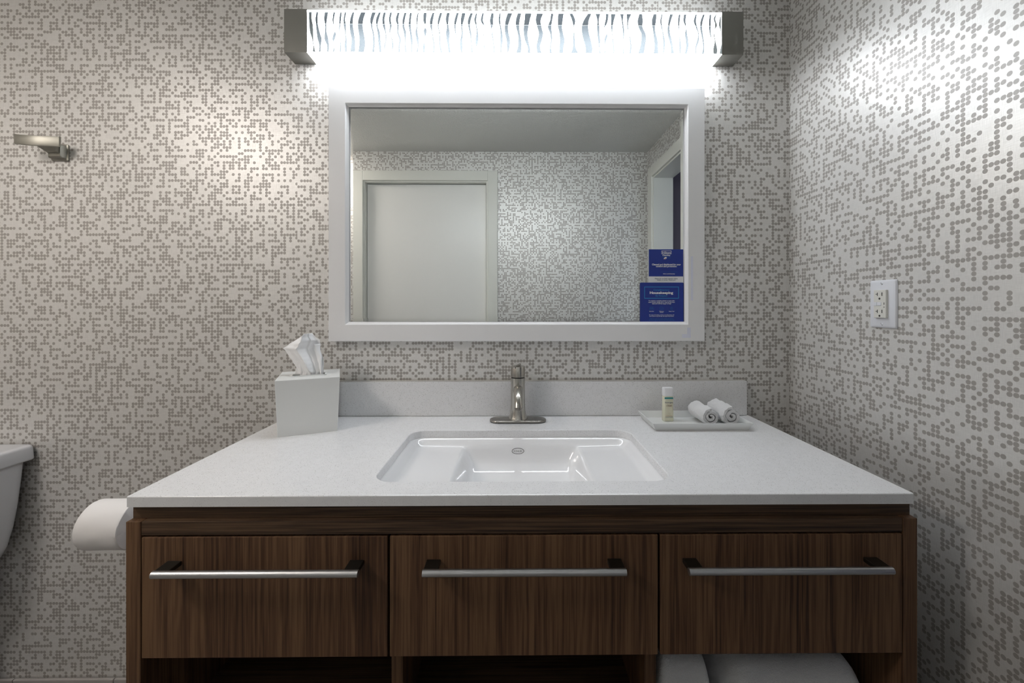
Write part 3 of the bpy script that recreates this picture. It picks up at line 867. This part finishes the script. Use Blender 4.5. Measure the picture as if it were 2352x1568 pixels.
for k, (a, b, h0, h1, m) in enumerate(((-.6800, -.2330, -.6339, -.2748, 'wood_v'), (-.2288, .2642, -.1620, .1973, 'wood_v2'), (.2688, .7184, .3083, .6718, 'wood_v3'))):
    dr = box('drawer', a, b, BF, BF + .019, .6185, .8390, M[m], van, bevel=.0012)
    bm = bm_new(); tube(bm, [(h0, .7215, .7912), (h1, .7215, .7912)], .0062, 24)
    obj('handle_bar', bm, M['steel_bar'], dr, smooth=True, auto=40)
    for hx in (h0 + .001, h1 - .0265):
        bm = bm_new()
        add_box(bm, hx, hx + .0255, .7215, BF + .0005, .7885, .7965, .001)
        obj('handle_post', bm, M['post_shade_metal'], dr)
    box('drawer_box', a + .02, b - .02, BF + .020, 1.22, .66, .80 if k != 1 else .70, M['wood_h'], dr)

# ------------------------------------------------------------------ folded towels on the right shelf
def folded_towel(name, label, x0, x1, y0, y1, z0, z1, seed, band=False):
    bm = bm_new()
    n, m = 26, 30
    prof = []
    # cross-section in y-z: folded slab with a rounded front edge, lofted along x
    hz = (z1 - z0) / 2
    for k in range(13):
        a = math.pi / 2 + math.pi * k / 12
        prof.append((y0 + hz * .55 + hz * .55 * math.cos(a), (z0 + z1) / 2 + hz * math.sin(a)))
    for k in range(1, 13):
        prof.append((y0 + hz * .55 + (y1 - y0 - hz * .55) * k / 12, z0))
    for k in range(12, 0, -1):
        prof.append((y0 + hz * .55 + (y1 - y0 - hz * .55) * k / 12, z1))
    rings = []
    for i in range(n + 1):
        t = i / n; x = x0 + (x1 - x0) * t
        ed = min(t, 1 - t)
        sh = 1 - .45 * (1 - sstep(0, .16, ed)) ** 2
        ring = []
        for (yy, zz) in prof:
            nz = noise.noise(Vector((x * 14 + seed, yy * 14, zz * 9))) * .006 + noise.noise(Vector((x * 40, yy * 40 + seed, 0))) * .002
            ring.append((x, yy + nz * .4, z0 + (zz - z0) * sh + (nz if zz > z0 + .01 else 0)))
        rings.append(ring)
    loft(bm, rings)
    o = obj(name, bm, M['towel_grey'], smooth=True, auto=70)
    return tag(o, label, 'towel', 'folded towels under the vanity')
folded_towel('folded_towel', 'narrow folded white towel on the shelf, next to the wooden divider', .2860, .3930, BF + .045, 1.16, .4205, .5570, 3.1)
folded_towel('folded_towel', 'wide folded white towel on the shelf, next to the right cabinet side', .4120, .6980, BF + .035, 1.20, .4205, .5560, 8.7)

# ------------------------------------------------------------------ tray with bottle and washcloths
tray = thing('amenity_tray', 'shallow white rectangular tray with flared sides on the countertop', 'tray', (.5205, 1.193, CT))
TX0, TX1, TY0, TY1 = .381, .660, 1.123, 1.262
def tl(d, z): return [(TX0 + d, TY0 + d, z), (TX1 - d, TY0 + d, z), (TX1 - d, TY1 - d, z), (TX0 + d, TY1 - d, z)]
bm = bm_new()
loft(bm, [tl(.0105, CT + .0005), tl(.0005, CT + .0215), tl(.0003, CT + .0222), tl(.0030, CT + .0222), tl(.0035, CT + .0216), tl(.0130, CT + .0045)])
obj('dish', bm, M['resin'], tray)
TZ = CT + .0047

bt = thing('lotion_bottle', 'small cream bottle with white cap standing in the tray', 'bottle', (.4560, 1.216, TZ))
bx, by = .4560, 1.216
def bl(hx, hy, z, r): return [(a, b, z) for a, b in rrect(bx, by, hx, hy, r, 5)]
bm = bm_new()
loft(bm, [bl(.0145, .0095, TZ, .005), bl(.0155, .0105, TZ + .002, .006), bl(.0152, .0100, TZ + .030, .006), bl(.0146, .0094, TZ + .0725, .006), bl(.0130, .0085, TZ + .0745, .006)])
obj('bottle_body', bm, M['cream'], bt, smooth=True, auto=40)
bm = bm_new()
loft(bm, [bl(.0146, .0096, TZ + .0742, .006), bl(.0148, .0098, TZ + .0750, .006), bl(.0152, .0098, TZ + .0968, .006), bl(.0146, .0092, TZ + .0985, .006)])
obj('bottle_cap', bm, M['cap_white'], bt, smooth=True, auto=40)
ly = by - .0108
bm = bm_new(); add_box(bm, bx - .0125, bx + .0125, ly - .0002, ly + .0015, TZ + .0668, TZ + .0708); obj('teal_band', bm, M['teal'], bt)
bm = bm_new(); put_text(bm, 'Neutrogena', bx, TZ + .0563, .0235, .0046, ly - .0002, .01); obj('lettering', bm, M['ink_slate'], bt)
bm = bm_new(); put_text(bm, 'clean', bx + .0005, TZ + .0475, .0155, .0062, ly - .0002, .0); obj('lettering', bm, M['ink_brown'], bt)
bm = bm_new(); put_text(bm, 'hydrating', bx + .0005, TZ + .0172, .019, .0026, ly - .0002, .0); obj('lettering', bm, M['ink_orange'], bt)
bm = bm_new(); put_text(bm, 'CONDITIONER', bx + .0005, TZ + .0130, .023, .0032, ly - .0002, .0); obj('lettering', bm, M['ink_slate'], bt)

def rolled_cloth(label, x, y0, y1, R, yaw, seed):
    """terry cloth rolled into a spiral, axis along y"""
    bm = bm_new()
    th = R * .28; turns = 2.1; n = 96; m = 22
    def r_at(a): return R - (1 - a) * (R * .74)
    outer_, inner_ = [], []
    for k in range(n + 1):
        a = k / n
        ang = -2 * math.pi * turns * a + 2.2
        r = r_at(a)
        outer_.append((r * math.cos(ang), r * math.sin(ang)))
        q = max(r - th * .985, .0006)
        inner_.append((q * math.cos(ang), q * math.sin(ang)))
    prof = outer_ + list(reversed(inner_))
    cz = TZ + R * .97
    rings = []
    for j in range(m + 1):
        t = j / m
        ed = min(t, 1 - t)
        s = 1 - .10 * (1 - sstep(0, .10, ed)) ** 2
        yy = y0 + (y1 - y0) * t
        ring = []
        for (a, b) in prof:
            nz = noise.noise(Vector((a * 90 + seed, b * 90, yy * 60))) * .0022 + noise.noise(Vector((a * 300 + seed, b * 300, yy * 250))) * .0009
            rr = math.hypot(a, b); k = s + (nz / max(rr, .006))
            zz = b * k * .97
            px = a * k * 1.05 + .006 * yaw * (t - .5)
            ring.append((x + px + yaw * (t - .5) * (y1 - y0), yy + nz * 1.2 + (.004 * (1 - rr / R)) * (1 - 2 * t), max(cz + zz, TZ + .0004)))
        rings.append(ring)
    loft(bm, rings, True, True, True)
    o = obj('rolled_washcloth', bm, M['terry'], smooth=True, auto=60)
    return tag(o, label, 'washcloth', 'rolled washcloths in the tray')
rolled_cloth('rolled white terry washcloth in the tray, the one nearer the bottle', .5550, 1.150, 1.246, .0278, -.02, 1.0)
rolled_cloth('rolled white terry washcloth in the tray, the one farther from the bottle', .6145, 1.147, 1.250, .0305, .02, 5.0)

# ------------------------------------------------------------------ tissue box and tissue
ra = math.radians(23)
tb = thing('tissue_box', 'square white tissue box cover flaring towards the top, on the countertop', 'tissue box', (-.5865, 1.1785, CT), ra)
bm = bm_new()
def sq(h, z): return [(a, b, z) for a, b in rrect(0, 0, h, h, .0015, 2)]
loft(bm, [sq(.0725, .0), sq(.0728, .001), sq(.0785, .1490), sq(.0780, .1500)], True, True, False)
# top with a slot
o_ = rrect(0, 0, .0780, .0780, .0015, 2); i_ = rrect(-.002, -.012, .041, .016, .003, 2)
vo = [bm.verts.new((a, b, .1500)) for a, b in o_]; vi = [bm.verts.new((a, b, .1500)) for a, b in i_]
vd = [bm.verts.new((a, b, .120)) for a, b in i_]
for k in range(len(vo)):
    j = (k + 1) % len(vo)
    bm.faces.new((vo[k], vo[j], vi[j], vi[k])); bm.faces.new((vi[k], vi[j], vd[j], vd[k]))
bm.faces.new(vd)
bmesh.ops.remove_doubles(bm, verts=bm.verts, dist=1e-5)
obj('cover', bm, M['resin'], tb, local=True)
bm = bm_new()
i2 = rrect(-.002, -.012, .045, .020, .004, 2)
loft(bm, [[(a, b, .1499) for a, b in i2], [(a, b, .1528) for a, b in i2], [(a, b, .1528) for a, b in i_], [(a, b, .1480) for a, b in i_]], True, False, False)
obj('slot_rim', bm, M['resin'], tb, local=True)
# pulled-up tissue: outline (left, right) by height, folds in depth
ts_ = thing('tissue', 'white paper tissue pulled up out of the tissue box', 'tissue', (-.5865 + .012 * math.sin(ra), 1.1785 - .012 * math.cos(ra), CT + .145), math.radians(4))
rowsd = [(0, -.040, .033), (.012, -.033, .033), (.030, -.044, .0335), (.050, -.058, .0320), (.068, -.071, .0255), (.080, -.0790, .0225), (.092, -.064, .0235), (.102, -.048, .0215), (.110, -.036, .0130), (.118, -.026, .0040), (.1225, -.014, .000)]
def lerp_row(z):
    for (a, b) in zip(rowsd[:-1], rowsd[1:]):
        if z <= b[0]:
            t = (z - a[0]) / (b[0] - a[0]); return a[1] + (b[1] - a[1]) * t, a[2] + (b[2] - a[2]) * t
    return rowsd[-1][1:]
bm = bm_new()
NS, NT_ = 64, 46
gv = []
for j in range(NT_ + 1):
    z = .1225 * j / NT_
    l, r = lerp_row(z)
    row = []
    for i in range(NS + 1):
        s = i / NS
        # main folds: a broad flap to the left, a crease near the middle, gathered right side
        f = .011 * math.cos((s - .5) * math.pi * 2.0) * (.4 + z / .116)
        f += .0035 * math.sin(s * 11 + z * 26) * sstep(.25, .6, s) + .010 * math.exp(-((s - .52 + .9 * (z - .05)) / .055) ** 2) * sstep(0, .03, z)
        f -= .008 * math.exp(-((s - .66 + .5 * (z - .06)) / .05) ** 2)
        f += .0018 * noise.noise(Vector((s * 5, z * 50, 3.0))) + .0006 * noise.noise(Vector((s * 20, z * 160, 7.0)))
        edge = .0022 * noise.noise(Vector((z * 120, 2.0 if s > .5 else 9.0, 0)))
        row.append(bm.verts.new((l + (r - l) * s + edge, -f + .004, z)))
    gv.append(row)
for j in range(NT_):
    for i in range(NS):
        bm.faces.new((gv[j][i], gv[j][i + 1], gv[j + 1][i + 1], gv[j + 1][i]))
fr = obj('front_sheet', bm, M['tissue'], ts_, local=True, smooth=True)
fr.modifiers.new('thickness', 'SOLIDIFY').thickness = .0004
bm = bm_new()
gv = []
for j in range(21):
    z = .092 * j / 20
    l, r = lerp_row(z)
    l = -.046 + .010 * j / 20 ; r = min(r, .03)
    gv.append([bm.verts.new((l + (r - l) * i / 30, .010 + .005 * math.sin(i * .55 + z * 40) + .002 * noise.noise(Vector((i * .4, z * 80, 1))), z)) for i in range(31)])
for j in range(20):
    for i in range(30):
        bm.faces.new((gv[j][i], gv[j][i + 1], gv[j + 1][i + 1], gv[j + 1][i]))
bk = obj('rear_sheet', bm, M['tissue'], ts_, local=True, smooth=True)
bk.modifiers.new('thickness', 'SOLIDIFY').thickness = .0004

# ------------------------------------------------------------------ outlet on the right wall
oy0, oy1, oz0, oz1 = .9362, 1.0065, 1.2080, 1.3226
oyc, ozc = (oy0 + oy1) / 2, (oz0 + oz1) / 2
ol = thing('wall_outlet', 'white electrical outlet with reset buttons on the right wall', 'outlet', (XR, oyc, oz0))
def yz(h, v, x, r=.003): return [(x, a, b) for a, b in rrect(oyc, ozc, h, v, r, 3)]
bm = bm_new()
H, V = (oy1 - oy0) / 2, (oz1 - oz0) / 2
loft(bm, [yz(H, V, XR - .0002), yz(H, V, XR - .0016), yz(H - .0018, V - .0018, XR - .0046), yz(H - .005, V - .005, XR - .0060)])
obj('cover_plate', bm, M['plastic'], ol, smooth=True, auto=30)
fz = XR - .0060
bm = add_box(bm_new(), XR - .0118, XR - .004, oyc - .0165, oyc + .0165, ozc - .0335, ozc + .0335, .0012)
rc = obj('receptacle', bm, M['ivory'], ol)
f0 = XR - .0118
for s in (1, -1):
    zc = ozc + s * .0205
    bm = bm_new()
    add_box(bm, f0 - .0002, f0 + .001, oyc - .0075, oyc - .0052, zc - .0012, zc + .0068)
    add_box(bm, f0 - .0002, f0 + .001, oyc + .0048, oyc + .0066, zc - .0012, zc + .0068)
    add_box(bm, f0 - .0002, f0 + .001, oyc + .0066, oyc + .0105, zc + .0022, zc + .0038)
    bmesh.ops.create_circle(bm, cap_ends=True, segments=14, radius=.0026, matrix=Matrix.Translation((f0 - .0002, oyc, zc - .0078)) @ Matrix.Rotation(math.radians(90), 4, 'Y'))
    obj('slots', bm, M['slot'], rc)
for a, b in ((-.0045, .0065), (.0072, .0150)):
    box('button', f0 - .0008, f0 + .001, oyc + a, oyc + b, ozc - .0042, ozc + .0042, M['plastic'], rc, bevel=.0004)
bm = bm_new(); add_box(bm, f0 - .0002, f0 + .001, oyc - .0128, oyc - .0112, ozc - .002, ozc + .0035); add_box(bm, f0 - .0002, f0 + .001, oyc - .0132, oyc - .0108, ozc - .0085, ozc - .0065)
obj('indicator', bm, M['slot'], rc)
for s in (1, -1):
    bm = bm_new(); lathe(bm, [(.0030, 0), (.0030, .0008), (.0022, .0013)], 0, 0, 18); add_box(bm, -.003, .003, -.0004, .0004, .0010, .0014, mi=1)
    bmesh.ops.transform(bm, matrix=Matrix.Translation((fz, oyc, ozc + s * .0485)) @ Matrix.Rotation(math.radians(-90), 4, 'Y') @ Matrix.Rotation(math.radians(35), 4, 'Z'), verts=bm.verts)
    obj('screw', bm, [M['plastic'], M['slot']], ol)

# ------------------------------------------------------------------ robe hook on the back wall
hk = thing('robe_hook', 'brushed nickel robe hook on the wall at far left', 'hook', (-1.427, WY, 1.716))
bm = bm_new()
def xz(cx, cz, h, v, y, r=.004): return [(a, y, b) for a, b in rrect(cx, cz, h, v, r, 4)]
loft(bm, [xz(-1.433, 1.7425, .0265, .0260, WY - .0002), xz(-1.433, 1.7425, .0265, .0260, WY - .004), xz(-1.433, 1.7425, .0245, .0240, WY - .0055)])
obj('wall_plate', bm, M['nickel_matte'], hk, smooth=True, auto=35)
bm = bm_new()
loft(bm, [xz(-1.433, 1.7425, .0225, .0220, WY - .005), xz(-1.433, 1.7425, .0215, .021, WY - .017), xz(-1.432, 1.744, .0185, .0185, WY - .021)])
obj('post_block', bm, M['nickel_matte'], hk, smooth=True, auto=35)
bm = bm_new()
rings = []
for k in range(15):
    t = k / 14
    xx = -1.393 - .112 * t
    yy = WY - .040 - .020 * t - .014 * math.sin(math.pi * t)
    zz = 1.7625 - .006 * math.sin(math.pi * t)
    hh = .0155 - .001 * t; rr = .0030
    rings.append([(xx, yy + q, zz + p) for q, p in ((-rr, -hh + .002), (-rr + .001, -hh), (rr - .001, -hh), (rr, -hh + .002), (rr, hh - .002), (rr - .001, hh), (-rr + .001, hh), (-rr, hh - .002))])
loft(bm, rings)
obj('hook_arm', bm, M['nickel_matte'], hk, smooth=True, auto=40)
bm = bm_new()
loft(bm, [[(-1.45, WY - .018, 1.733), (-1.416, WY - .018, 1.733), (-1.416, WY - .018, 1.757), (-1.45, WY - .018, 1.757)],
          [(-1.448, WY - .034, 1.738), (-1.414, WY - .034, 1.738), (-1.414, WY - .034, 1.765), (-1.448, WY - .034, 1.765)],
          [(-1.452, WY - .056, 1.748), (-1.410, WY - .047, 1.748), (-1.410, WY - .047, 1.770), (-1.452, WY - .056, 1.770)]])
obj('hook_neck', bm, M['nickel_matte'], hk)

# ------------------------------------------------------------------ toilet paper on the cabinet side
rx0, rx1, ry, rz, rr = -.9320, -.8400, .920, .7755, .0510
hold = thing('paper_holder', 'metal toilet paper holder fixed to the left cabinet side', 'paper holder', (BX0, ry, rz - .02))
bm = bm_new(); lathe(bm, [(.022, 0), (.022, .006), (.018, .009)], 0, 0, 28)
bmesh.ops.transform(bm, matrix=Matrix.Translation((BX0, ry, rz)) @ Matrix.Rotation(math.radians(-90), 4, 'Y'), verts=bm.verts)
obj('flange', bm, M['nickel'], hold, smooth=True, auto=40)
bm = bm_new(); tube(bm, [(BX0 - .008, ry, rz), (rx0 + .006, ry, rz)], .0085, 20); obj('arm', bm, M['nickel'], hold, smooth=True, auto=40)
bm = bm_new(); tube(bm, [(rx0 + .006, ry, rz), (rx0 - .002, ry, rz)], [.0115, .0115], 20); obj('end_knob', bm, M['nickel'], hold, smooth=True, auto=40)
roll = thing('toilet_paper_roll', 'white toilet paper roll on the holder between toilet and cabinet', 'toilet paper', ((rx0 + rx1) / 2, ry, rz - rr))
bm = bm_new()
n = 56
def circ(r, x, wob=0.0, eps=0.0):
    out = []
    for k in range(n):
        a = 2 * math.pi * k / n
        q = r + eps * noise.noise(Vector((x * 30, math.cos(a) * 2, math.sin(a) * 2)))
        out.append((x, ry + q * math.cos(a), rz + q * math.sin(a)))
    return out
ci = .0195
rings = [circ(ci, rx0), circ(rr - .001, rx0)]
for k in range(13):
    xx = rx0 + .001 + (rx1 - rx0 - .002) * k / 12
    rings.append(circ(rr, xx, 0, .0012))
rings += [circ(rr - .001, rx1), circ(ci, rx1), circ(ci, rx0)]
loft(bm, rings, True, False, False)
bmesh.ops.remove_doubles(bm, verts=bm.verts, dist=1e-6)
obj('paper', bm, M['paper'], roll, smooth=True, auto=40)
bm = bm_new()
loft(bm, [circ(ci - .0002, rx0 + .0005), circ(ci - .0002, rx1 - .0005), circ(ci - .0015, rx1 - .0005), circ(ci - .0015, rx0 + .0005), circ(ci - .0002, rx0 + .0005)], True, False, False)
obj('core', bm, M['paper_core'], roll, smooth=True, auto=40)

# ------------------------------------------------------------------ toilet
tcx = -1.735
toi = thing('toilet', 'white toilet with tapered tank beside the vanity at the left edge', 'toilet', (tcx, WY - .35, 0))
def tk(hx, y0, y1, z, r): return [(a, b, z) for a, b in rrect(tcx, (y0 + y1) / 2, hx, (y1 - y0) / 2, r, 8)]
bm = bm_new()
loft(bm, [tk(.120, 1.155, 1.255, .476, .04), tk(.160, 1.135, 1.272, .481, .045), tk(.180, 1.122, 1.280, .498, .045), tk(.192, 1.115, 1.283, .525, .045),
          tk(.205, 1.108, 1.286, .585, .042), tk(.214, 1.104, 1.288, .65, .04), tk(.220, 1.100, 1.290, .72, .038), tk(.224, 1.097, 1.292, .784, .036)])
obj('tank', bm, M['china_toilet'], toi, smooth=True, auto=60)
bm = bm_new()
loft(bm, [tk(.2310, 1.089, 1.3000, .7815, .016), tk(.2330, 1.087, 1.3015, .7835, .017), tk(.2335, 1.0865, 1.3018, .787, .018), tk(.2315, 1.0885, 1.3005, .8190, .018), tk(.2295, 1.0905, 1.2990, .8240, .018), tk(.2255, 1.0945, 1.2955, .8268, .016), tk(.215, 1.105, 1.287, .8275, .014)])
obj('tank_lid', bm, M['china_toilet'], toi, smooth=True, auto=60)
bm = bm_new(); lathe(bm, [(.014, 0), (.014, .008), (.008, .012), (.008, .020)], 0, 0, 20); add_box(bm, -.07, .010, -.006, .006, .016, .023, .002)
bmesh.ops.transform(bm, matrix=Matrix.Translation((tcx - .15, 1.104, .735)) @ Matrix.Rotation(math.radians(90), 4, 'X'), verts=bm.verts)
obj('flush_lever', bm, M['nickel'], toi, smooth=True, auto=40)
bm = bm_new()
def ell(cy, hx, hy, z, n=40): return [(tcx + hx * math.cos(2 * math.pi * k / n), cy + hy * math.sin(2 * math.pi * k / n), z) for k in range(n)]
loft(bm, [ell(1.02, .115, .23, 0), ell(1.02, .112, .225, .03), ell(1.00, .098, .19, .10), ell(.97, .105, .19, .20), ell(.92, .150, .235, .30), ell(.88, .180, .262, .36), ell(.87, .186, .270, .39),
          ell(.87, .150, .228, .39), ell(.88, .12, .18, .33), ell(.90, .05, .07, .24)])
obj('bowl', bm, M['china_toilet'], toi, smooth=True, auto=70)
bm = bm_new(); loft(bm, [[(a, b, z) for a, b in rrect(tcx, 1.19, .13, .10, .05, 6)] for z in (.30, .40, .477)]); obj('bowl_shelf', bm, M['china_toilet'], toi, smooth=True, auto=50)
bm = bm_new(); loft(bm, [ell(.87, .186, .268, .391), ell(.87, .190, .272, .396), ell(.87, .190, .272, .405), ell(.87, .184, .266, .411), ell(.87, .120, .20, .411), ell(.87, .118, .198, .391)], True, False, False); obj('seat', bm, M['plastic'], toi, smooth=True, auto=60)
bm = bm_new(); loft(bm, [ell(.87, .186, .268, .4115), ell(.87, .190, .272, .418), ell(.87, .186, .268, .428), ell(.87, .15, .23, .432)]); obj('seat_lid', bm, M['plastic'], toi, smooth=True, auto=60)

# ------------------------------------------------------------------ unseen ceiling light, added for the dark left side with its warm tint
dome = thing('unseen_ceiling_light', 'round flush opal glass ceiling light above the toilet, unseen, added for the dark left side', 'ceiling light', (-1.58, .12, CEIL - .10))
bm = bm_new(); lathe(bm, [(.22, CEIL - .0005), (.22, CEIL - .022), (.212, CEIL - .026)], -1.58, .12, 40); obj('rim', bm, M['nickel_cap'], dome, smooth=True, auto=40)
nt = NT('opal_glass_lit'); nt.set(Base_Color=(.8, .8, .8), Roughness=.3, Emission_Color=DOME_COL, Emission_Strength=DOME)
nt.m.cycles.emission_sampling = 'FRONT'
bm = bm_new(); lathe(bm, [(.208, CEIL - .0255), (.205, CEIL - .04), (.175, CEIL - .066), (.11, CEIL - .088), (.03, CEIL - .098)], -1.58, .12, 40); obj('glass_bowl', bm, nt.m, dome, smooth=True, auto=60)
